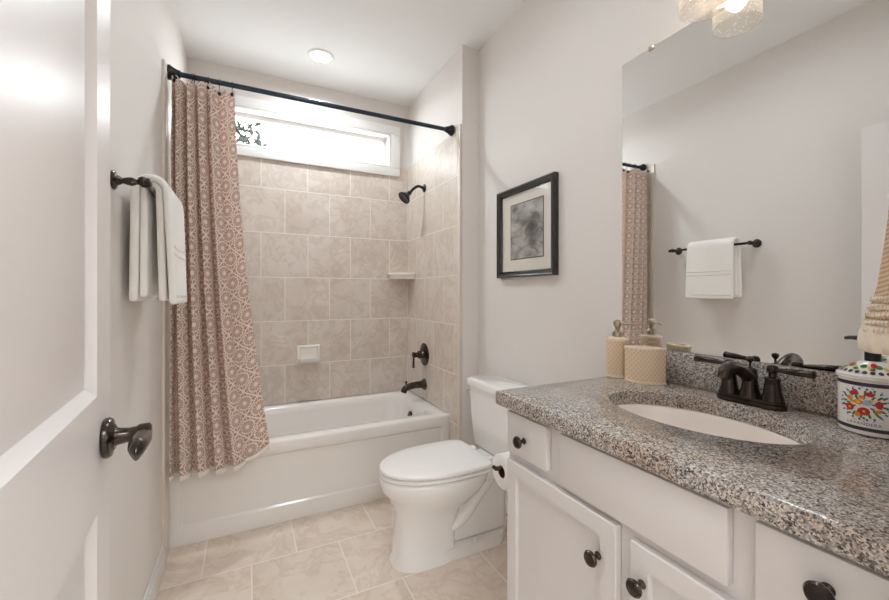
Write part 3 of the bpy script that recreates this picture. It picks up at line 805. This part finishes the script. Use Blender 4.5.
loft(ct, rings, caps=False); bmesh.ops.remove_doubles(ct, verts=ct.verts[:], dist=1e-6)
tag(obj('countertop', ct, M['granite'], angle=35), 'speckled grey and brown granite countertop with an oval sink cutout', 'countertop')
bs = B(XR-.0208, XR-.0008, YN+.001, 1.034, ZC+.0006, 1.044, bev=.0015, seg=2)
tag(obj('backsplash', bs, M['granite']), 'low granite backsplash strip behind the faucet under the mirror', 'backsplash')
sk = thing('sink', 'oval pale undermount sink basin set below the granite countertop', 'sink', (SX, SY, .75))
bm = bmesh.new(); prof = [(1.10, -.001), (1.012, -.001), (1.0, -.006), (.985, -.02), (.95, -.05), (.86, -.09), (.70, -.12), (.45, -.138), (.15, -.146)]
loft(bm, [[(SX+(SA*s+.0)*math.cos(2*PI*k/64), SY+SB*s*math.sin(2*PI*k/64), CT0+z) for k in range(64)] for s, z in prof], caps=False)
o = obj('bowl', bm, M['sink'], sk, angle=70); md = o.modifiers.new('t', 'SOLIDIFY'); md.thickness = .008; md.offset = -1
bm = bmesh.new(); lathe(bm, [(.03, 0), (.03, .004), (.018, .006), (.018, .003), (.004, .004)], (SX, SY, CT0-.1475), (0, 0, 1), 24); obj('drain', bm, M['bronze'], sk)

# faucet
FX, FY = 1.575, .600
fa = thing('faucet', 'dark bronze two handle sink faucet in front of the backsplash', 'faucet', (FX, FY, ZC))
bm = bmesh.new(); prism(bm, rrect(FX-.028, FX+.028, FY-.082, FY+.082, .027, 8), ZC+.0005, ZC+.013, bev=.003, seg=2); prism(bm, rrect(FX-.025, FX+.025, FY-.079, FY+.079, .024, 8), ZC+.013, ZC+.021, bev=.003, seg=2)
obj('base_plate', bm, M['bronze'], fa)
zb = ZC+.0212
for s in (-1, 1):
    y = FY+s*.052
    bm = bmesh.new(); lathe(bm, [(.025, 0), (.0245, .006), (.021, .016), (.0185, .035), (.0165, .052), (.0175, .056), (.0165, .060), (.009, .063), (.0085, .072), (.0125, .076), (.0135, .084), (.010, .092), (.004, .094)], (FX, y, zb), (0, 0, 1), 26)
    hb = obj('handle', bm, M['bronze'], fa)
    dy, dx = s*.97, -.12
    p0 = Vector((FX, y, zb+.081)); d = Vector((dx, dy, .04)).normalized()
    bm = bmesh.new(); tube(bm, [p0+d*.006, p0+d*.018, p0+d*.03, p0+d*.06, p0+d*.078, p0+d*.080, p0+d*.090, p0+d*.092], [.006, .0058, .0072, .0092, .0094, .0104, .0104, .006], 14); obj('lever', bm, M['bronze'], hb)
bm = bmesh.new(); lathe(bm, [(.026, 0), (.0245, .008), (.020, .02), (.0175, .042), (.0165, .07), (.012, .078), (.0045, .080)], (FX, FY, zb), (0, 0, 1), 26); obj('spout_body', bm, M['bronze'], fa)
pts = bez([(FX+.002, FY, zb+.050), (FX-.025, FY, zb+.064), (FX-.062, FY, zb+.082), (FX-.096, FY, zb+.088), (FX-.118, FY, zb+.078), (FX-.126, FY, zb+.060)], 6)
obj('spout', tube(bmesh.new(), pts, [.017-.0001*i for i in range(31)], 18), M['bronze'], fa)
bm = bmesh.new(); lathe(bm, [(.003, 0), (.003, .012), (.007, .016), (.0095, .023), (.0075, .028), (.002, .030)], (FX, FY, zb+.0795), (0, 0, 1), 16); obj('lift_knob', bm, M['bronze'], fa)

# beige lotion dispenser and cup
px, py = 1.552, 1.015
ds = thing('soap_dispenser', 'beige embossed cylinder soap dispenser with silver pump at the counter corner', 'soap dispenser', (px, py, ZC))
bm = bmesh.new(); lathe(bm, [(.036, .0005), (.037, .004), (.037, .130)], (px, py, ZC), (0, 0, 1), 40, caps=True); obj('bottle', bm, M['emb'], ds)
bm = bmesh.new(); lathe(bm, [(.0375, .1302), (.0385, .133), (.038, .139), (.030, .143), (.016, .145)], (px, py, ZC), (0, 0, 1), 40); obj('lid', bm, M['emb_edge'], ds)
bm = bmesh.new(); lathe(bm, [(.0175, .1452), (.0175, .162), (.012, .165), (.0085, .168), (.0085, .178), (.013, .184), (.015, .193), (.013, .201), (.005, .206)], (px, py, ZC), (0, 0, 1), 26); pm = obj('pump', bm, M['nickel'], ds)
bm = bmesh.new(); nd = Vector((.35, -.94, 0)).normalized(); q = Vector((px, py, ZC+.193)); tube(bm, [q+nd*.01, q+nd*.03, q+nd*.052+Vector((0, 0, -.001)), q+nd*.058+Vector((0, 0, -.006))], [.0048, .0042, .0036, .0034], 12); obj('nozzle', bm, M['nickel'], pm)
bm = bmesh.new(); lathe(bm, [(.0372, .0006), (.0385, .003), (.0385, .007), (.0374, .009)], (px, py, ZC), (0, 0, 1), 40); obj('base_ring', bm, M['emb_edge'], ds)
px, py = 1.553, .905
cu = thing('toothbrush_holder', 'beige embossed oval toothbrush holder beside the soap dispenser', 'toothbrush holder', (px, py, ZC))
def lens(a, b, n=14):   # pointed oval: long half a, half depth b
    R = (a*a+b*b)/(2*b); out = []; th = math.asin(a/R)
    for k in range(n+1): t = -th+2*th*k/n; out.append((R*math.sin(t), -(R*math.cos(t)-(R-b))))
    for k in range(1, n): t = th-2*th*k/n; out.append((R*math.sin(t), (R*math.cos(t)-(R-b))))
    return out
ang = rad(-62)
def lensw(a, b): return [(px+x*math.cos(ang)-y*math.sin(ang), py+x*math.sin(ang)+y*math.cos(ang)) for x, y in lens(a, b)]
obj('cup', prism(bmesh.new(), lensw(.063, .033), ZC+.007, ZC+.113), M['emb'], cu, angle=30)
obj('base_ring', prism(bmesh.new(), lensw(.065, .035), ZC+.0005, ZC+.0068, bev=.001), M['emb_edge'], cu, angle=30)
bm = bmesh.new()
loft(bm, [[(x, y, ZC+z) for x, y in lensw(a, b)] for a, b, z in ((.065, .035, .1132), (.065, .035, .119), (.061, .032, .120), (.045, .020, .120), (.044, .019, .1135))], caps=False)
obj('rim', bm, M['emb_edge'], cu, angle=30)
obj('divider', B(px-.006, px+.006, py-.006, py+.006, ZC+.1135, ZC+.1255, bev=.003), M['emb_edge'], cu)

# painted ceramic soap jar with pump
jx, jy, jr = 1.562, .358, .055
jar = thing('soap_jar', 'white ceramic soap jar with painted flowers, plum bands and black pump', 'soap jar', (jx, jy, ZC))
bm = bmesh.new(); lathe(bm, [(jr-.006, .0005), (jr-.001, .004), (jr, .010), (jr, .113), (jr-.001, .117)], (jx, jy, ZC), (0, 0, 1), 48); obj('body', bm, M['jar_white'], jar)
bm = bmesh.new(); lathe(bm, [(jr+.001, .1175), (jr+.003, .120), (jr+.003, .127), (jr-.002, .130), (jr*.80, .139), (jr*.55, .148), (jr*.38, .153), (.016, .155)], (jx, jy, ZC), (0, 0, 1), 48); jl = obj('lid', bm, M['jar_white'], jar)
def band(z0, z1, r, m, nm, par):
    bm = bmesh.new(); lathe(bm, [(r-.0004, z0), (r, z0+.0003), (r, z1-.0003), (r-.0004, z1)], (jx, jy, ZC), (0, 0, 1), 48, caps=False); obj(nm, bm, m, par)
band(.012, .0195, jr+.0006, M['jar_band'], 'band', jar); band(.1055, .1135, jr+.0006, M['jar_band'], 'band', jar)
fdir = math.atan2(0-jy, .342-jx)            # the painted side faces the middle of the room
def on_jar(a, z, r=jr+.0007): t = fdir+a/jr; return Vector((jx+r*math.cos(t), jy+r*math.sin(t), ZC+z))
def dabs(name, items, m, par=jar, surf=on_jar):
    bm = bmesh.new()
    for a, z, rx, rz, rot in items:
        c = surf(a, z); pts = []
        for k in range(12):
            t = 2*PI*k/12; u = rx*math.cos(t); v = rz*math.sin(t)
            pts.append(bm.verts.new(surf(a+u*math.cos(rot)-v*math.sin(rot), z+u*math.sin(rot)+v*math.cos(rot))))
        bm.faces.new(pts)
    return obj(name, bm, m, par, smooth=False)
# floral wreath: centre offset towards the left of the visible side
wc = (-.014, .068); KW = 1.22
def ringpts(n, r1, r2, rx, rz, ph=0., jit=0.):
    r1 *= KW; r2 *= KW; rx *= KW; rz *= KW
    return [(wc[0]+r1*math.cos(2*PI*k/n+ph), wc[1]+r2*math.sin(2*PI*k/n+ph), rx, rz, 2*PI*k/n+ph) for k in range(n)]
dabs('blue_petals', ringpts(22, .0325, .0265, .0022, .0016), M['jblue'])
dabs('pale_petals', ringpts(18, .0355, .0295, .0016, .0016, .2) + [(wc[0]+.006, wc[1]+.004, .008, .006, .4)], M['jpale'])
dabs('leaves', ringpts(16, .026, .020, .0046, .0017, .3) + ringpts(9, .014, .012, .004, .0015, .1) + ringpts(11, .020, .016, .0035, .0013, .9), M['jgreen'])
dabs('teal_dots', ringpts(9, .029, .024, .0019, .0019, .55), M['jteal'])
def surf2(a, z): return on_jar(a, z, jr+.0010)
dabs('red_flowers', [(wc[0]+KW*(-.018), wc[1]+KW*(-.008), KW*.0062, KW*.0062, 0), (wc[0]+KW*(+.001), wc[1]+KW*(-.012), KW*.0075, KW*.0068, 0), (wc[0]+KW*(+.019), wc[1]+KW*(+.002), KW*.005, KW*.0065, 0), (wc[0]+KW*(+.008), wc[1]+KW*(+.018), KW*.006, KW*.004, 0), (wc[0]+KW*(-.012), wc[1]+KW*(+.018), KW*.0055, KW*.004, 0)], M['jred'], surf=surf2)
dabs('orange_flowers', [(wc[0]+KW*(-.006), wc[1]+KW*(+.003), KW*.006, KW*.0045, 0), (wc[0]+KW*(-.007), wc[1]+KW*(-.019), KW*.004, KW*.004, 0), (wc[0]+KW*(-.018), wc[1]+KW*(+.008), KW*.0045, KW*.004, 0), (wc[0]+KW*(+.018), wc[1]+KW*(-.010), KW*.004, KW*.003, 0), (wc[0]+KW*(-.002), wc[1]+KW*(+.012), KW*.004, KW*.003, 0)], M['jorange'], surf=surf2)
def surf3(a, z): return on_jar(a, z, jr+.0013)
dabs('yellow_centres', [(wc[0]+KW*(-.006), wc[1]+KW*(+.003), KW*.0026, KW*.0022, 0), (wc[0]+KW*(-.014), wc[1]+KW*(+.001), KW*.0018, KW*.0022, 0), (wc[0]+KW*(-.018), wc[1]+KW*(-.008), KW*.0016, KW*.0016, 0), (wc[0]+KW*(+.001), wc[1]+KW*(-.012), KW*.0018, KW*.0018, 0), (wc[0]+KW*(+.010), wc[1]+KW*(+.008), KW*.0022, KW*.002, 0)], M['jyellow'], surf=surf3)
dabs('side_ornament', [(.062+.012*math.cos(2*PI*k/13), .062+.026*math.sin(2*PI*k/13), .005, .003, 2*PI*k/13) for k in range(13)] + [(.066, .062+.006*k, .004, .003, .5) for k in range(-3, 4)], M['jink'])
dabs('side_leaves', [(.056, .092, .010, .0016, .2), (.062, .089, .008, .0014, -.3), (.050, .088, .005, .0014, .9)], M['jgreen'])
# lid flowers
def on_lid(a, s, e=.0007):
    P = [(jr-.002, .130), (jr*.80, .139), (jr*.55, .148), (jr*.38, .153)]
    q = min(max(s, 0), .999)*3; i_ = int(q); f = q-i_
    r = P[i_][0]*(1-f)+P[i_+1][0]*f; z = P[i_][1]*(1-f)+P[i_+1][1]*f
    t = fdir+a; return Vector((jx+(r+e)*math.cos(t), jy+(r+e)*math.sin(t), ZC+z+e*1.3))
def lid_dabs(name, items, m, e):
    bm = bmesh.new()
    for a, s, ra, rs in items: bm.faces.new([bm.verts.new(on_lid(a+ra*math.cos(2*PI*k/10), s+rs*math.sin(2*PI*k/10), e)) for k in range(10)])
    obj(name, bm, m, jl, smooth=False)
lid_dabs('lid_border', [(2*PI*k/26, .14, .085, .12) for k in range(26)], M['jink'], .0006)
lid_dabs('lid_leaves', [(2*PI*k/10+.25, .55, .16, .13) for k in range(10)] + [(2*PI*k/10, .36, .1, .08) for k in range(10)], M['jgreen'], .0009)
lid_dabs('lid_yellow', [(2*PI*k/10+.5, .45, .07, .12) for k in range(10)], M['jyellow'], .0013)
for k in range(5): lid_dabs('lid_flower', [(2*PI*k/5+.05, .66, .16, .2)], M['jred'], .0013)
# lettering, wrapped round the jar
def lettering(txt, size, a_mid, z, m, par, sx=1.):
    cu_ = bpy.data.curves.new('lettering', 'FONT'); cu_.body = txt; cu_.size = size; cu_.align_x = 'CENTER'; cu_.align_y = 'CENTER'; cu_.space_character = 1.15
    to = bpy.data.objects.new('lettering_curve', cu_); COL.objects.link(to)
    me = bpy.data.meshes.new_from_object(to.evaluated_get(bpy.context.evaluated_depsgraph_get()))
    bpy.data.objects.remove(to)
    bm = bmesh.new(); bm.from_mesh(me); bpy.data.meshes.remove(me)
    for v in bm.verts:
        v.co = on_jar(a_mid + v.co.x*sx, z + v.co.y - 0.0, jr+.0009)
    o = obj('lettering', bm, m, par, smooth=False, recalc=False); return o
lettering('LAVANDERA', .0085, -.014, .0268, M['jink'], jar)
# pump
qz = ZC+.1552
pu = obj('pump', lathe(bmesh.new(), [(.013, 0), (.013, .018), (.010, .021), (.0055, .022), (.0055, .040), (.009, .041), (.010, .047), (.009, .053), (.003, .054)], (jx, jy, qz), (0, 0, 1), 24), M['plastic_black'], jar)
nd = Vector((-.16, .98, 0)).normalized(); q = Vector((jx, jy, qz+.048))
obj('nozzle', tube(bmesh.new(), [q-nd*.006, q+nd*.015, q+nd*.036, q+nd*.044+Vector((0, 0, -.002))], [.006, .0055, .0042, .0036], 12), M['plastic_black'], pu)

# ------------------------------------------------------------------ mirror
MT = Matrix.Translation((XR-.0006, 1.078, 0)) @ Matrix.Rotation(-.010, 4, 'Z') @ Matrix.Translation((-XR+.0006, -1.078, 0))
mi = thing('wall_mirror', 'large frameless wall mirror above the vanity backsplash', 'mirror', (XR, .6, 1.046))
MY0, MY1, MZ0, MZ1 = .14, 1.070, 1.0455, 2.122
def BM(*a):
    q = B(*a); q.transform(MT); return q
obj('glass', BM(XR-.0075, XR-.0065, MY0, MY1, MZ0, MZ1), M['mirror'], mi, smooth=False)
obj('backing', BM(XR-.0064, XR-.0006, MY0+.0005, MY1-.0005, MZ0, MZ1-.0005), M['mirror_edge'], mi, smooth=False)
for y in (.945, .25):
    bm = bmesh.new(); box(bm, XR-.011, XR-.0006, y-.011, y+.011, MZ1+.0006, MZ1+.006, bev=.0012); box(bm, XR-.0115, XR-.0085, y-.011, y+.011, MZ1-.010, MZ1+.006, bev=.001)
    obj('clip', bm, M['nickel'], mi)

# ------------------------------------------------------------------ vanity light
vl = thing('vanity_light', 'vanity wall light with seeded glass shades above the mirror', 'wall light', (XR, .6, 2.30))
obj('backplate', B(XR-.025, XR-.0008, .42, .80, 2.30, 2.39, bev=.006, seg=3), M['nickel'], vl)
LX = 1.556
for y in (.712, .505):
    bm = bmesh.new(); tube(bm, bez([(XR-.022, y, 2.345), (XR-.06, y, 2.352), (LX, y, 2.345), (LX, y, 2.29)], 6), .008, 12); obj('arm', bm, M['nickel'], vl)
    bm = bmesh.new(); lathe(bm, [(.022, 2.24), (.026, 2.245), (.028, 2.27), (.020, 2.285), (.010, 2.292)], (LX, y, 0), (0, 0, 1), 24); so = obj('socket', bm, M['nickel'], vl)
    bm = bmesh.new(); lathe(bm, [(.026, 2.252), (.058, 2.250), (.064, 2.243), (.064, 2.085)], (LX, y, 0), (0, 0, 1), 40, caps=False)
    s_ = obj('shade', bm, M['seeded'], vl, angle=60); md = s_.modifiers.new('t', 'SOLIDIFY'); md.thickness = .003
    bm = bmesh.new(); lathe(bm, [(.0605, 2.0835), (.0645, 2.083), (.065, 2.086), (.0645, 2.089), (.0605, 2.0885)], (LX, y, 0), (0, 0, 1), 40, caps=False); obj('rim', bm, M['glass'], s_)
    bm = bmesh.new(); lathe(bm, [(.013, 2.24), (.016, 2.225), (.027, 2.19), (.030, 2.17), (.026, 2.148), (.014, 2.135), (.003, 2.131)], (LX, y, 0), (0, 0, 1), 24); obj('bulb', bm, M['bulb'], vl)

# recessed ceiling light
rl = thing('recessed_light', 'round white recessed ceiling light over the bathtub, lit', 'ceiling light', (.77, 2.66, H))
bm = bmesh.new(); lathe(bm, [(.060, -.004), (.064, -.010), (.078, -.007), (.083, -.0006)], (.77, 2.66, H), (0, 0, 1), 44, caps=False); obj('trim_ring', bm, M['trim'], rl)
bm = bmesh.new(); lathe(bm, [(.0605, -.0007), (.0605, -.0042), (.03, -.006), (.005, -.0065)], (.77, 2.66, H), (0, 0, 1), 40); obj('lens', bm, M['lens'], rl)

# ------------------------------------------------------------------ toilet paper holder and roll on the vanity side
rx, ry, rz = 1.174, 1.13, .640
hp = thing('toilet_paper_holder', 'dark bronze toilet paper holder on the side of the vanity', 'toilet paper holder', (rx, VY1, rz))
bm = bmesh.new(); lathe(bm, [(.024, .0006), (.024, .006), (.012, .012), (.009, .016), (.009, ry-VY1-.012)], (rx+.085, VY1, rz), (0, 1, 0), 20); obj('post', bm, M['bronze'], hp)
bm = bmesh.new(); tube(bm, [(rx+.085, ry-.006, rz), (rx+.06, ry, rz), (rx-.055, ry, rz), (rx-.075, ry, rz+.004), (rx-.085, ry, rz+.012)], [.009, .008, .008, .0075, .006], 12); obj('arm', bm, M['bronze'], hp)
ro = thing('toilet_paper_roll', 'white toilet paper roll on the dark holder beside the vanity', 'toilet paper', (rx, ry, rz-.052))
def annulus(ro_, ri_, x0_, x1_, m, nm):
    bm = bmesh.new(); c = (0, ry, rz-.0121); prof = [(ri_, x0_), (ro_-.003, x0_), (ro_, x0_+.003), (ro_, x1_-.003), (ro_-.003, x1_), (ri_, x1_), (ri_, x0_)]
    lathe(bm, prof, c, (1, 0, 0), 40, caps=False); bmesh.ops.remove_doubles(bm, verts=bm.verts[:], dist=1e-6); obj(nm, bm, m, ro, angle=50)
annulus(.059, .0212, rx-.052, rx+.05, M['paper'], 'paper'); annulus(.0210, .0200, rx-.0515, rx+.0495, M['card'], 'core')

# ------------------------------------------------------------------ hand towel on a wall hook beside the doorway
hx, hy = 1.178, .205
tr2 = thing('towel_hook', 'dark wall hook holding the gathered beige hand towel', 'hook', (hx, YN, 1.53))
bm = bmesh.new(); lathe(bm, [(.02, .0006), (.02, .005), (.010, .010), (.007, .02), (.006, hy-YN-.012)], (hx, YN, 1.555), (0, 1, 0), 20); obj('post', bm, M['bronze'], tr2)
bm = bmesh.new(); tube(bm, bez([(hx, hy-.014, 1.555), (hx, hy+.004, 1.552), (hx, hy+.012, 1.566), (hx, hy+.012, 1.58)], 5), .006, 10); obj('hook', bm, M['bronze'], tr2)
ht = thing('hand_towel', 'beige woven hand towel gathered at the right edge with ruffled hem', 'hand towel', (hx, hy, 1.165))
def gathered(name, prof, m, folds, fa_, n=96, solid=.003):
    bm = bmesh.new(); uvl = bm.loops.layers.uv.new('UVMap'); rings = []
    for r, z in prof:
        ry_ = r*.5
        rings.append([bm.verts.new((hx+r*(1+fa_*math.sin(folds*2*PI*k/n))*math.cos(2*PI*k/n), hy+ry_*(1+fa_*math.sin(folds*2*PI*k/n))*math.sin(2*PI*k/n), z)) for k in range(n)])
    for j in range(len(rings)-1):
        for k in range(n):
            f = bm.faces.new((rings[j][k], rings[j][(k+1) % n], rings[j+1][(k+1) % n], rings[j+1][k]))
            for lp, (a, b) in zip(f.loops, ((k, j), (k+1, j), (k+1, j+1), (k, j+1))): lp[uvl].uv = (a/n*.5, prof[b][1])
    o = obj(name, bm, m, ht, angle=80, recalc=False); md = o.modifiers.new('t', 'SOLIDIFY'); md.thickness = solid; md.offset = -1
prof = [(.082, 1.204), (.074, 1.217), (.067, 1.235), (.061, 1.25), (.055, 1.28), (.049, 1.31), (.043, 1.345), (.038, 1.39), (.031, 1.44), (.024, 1.49), (.018, 1.53), (.014, 1.548)]
gathered('cloth', prof, M['woven'], 9, .03)
gathered('hem', [(.080, 1.196), (.088, 1.186), (.091, 1.174), (.091, 1.162), (.088, 1.1615)], M['hem'], 12, .015)
for k in range(5):
    r = .089-.0042*k; z = 1.188+.0105*k
    gathered('ruffle', [(r-.012, z-.004), (r-.003, z-.0045), (r+.003, z-.001), (r+.001, z+.004), (r-.012, z+.006)], M['ruffle'], 18+k, .018)
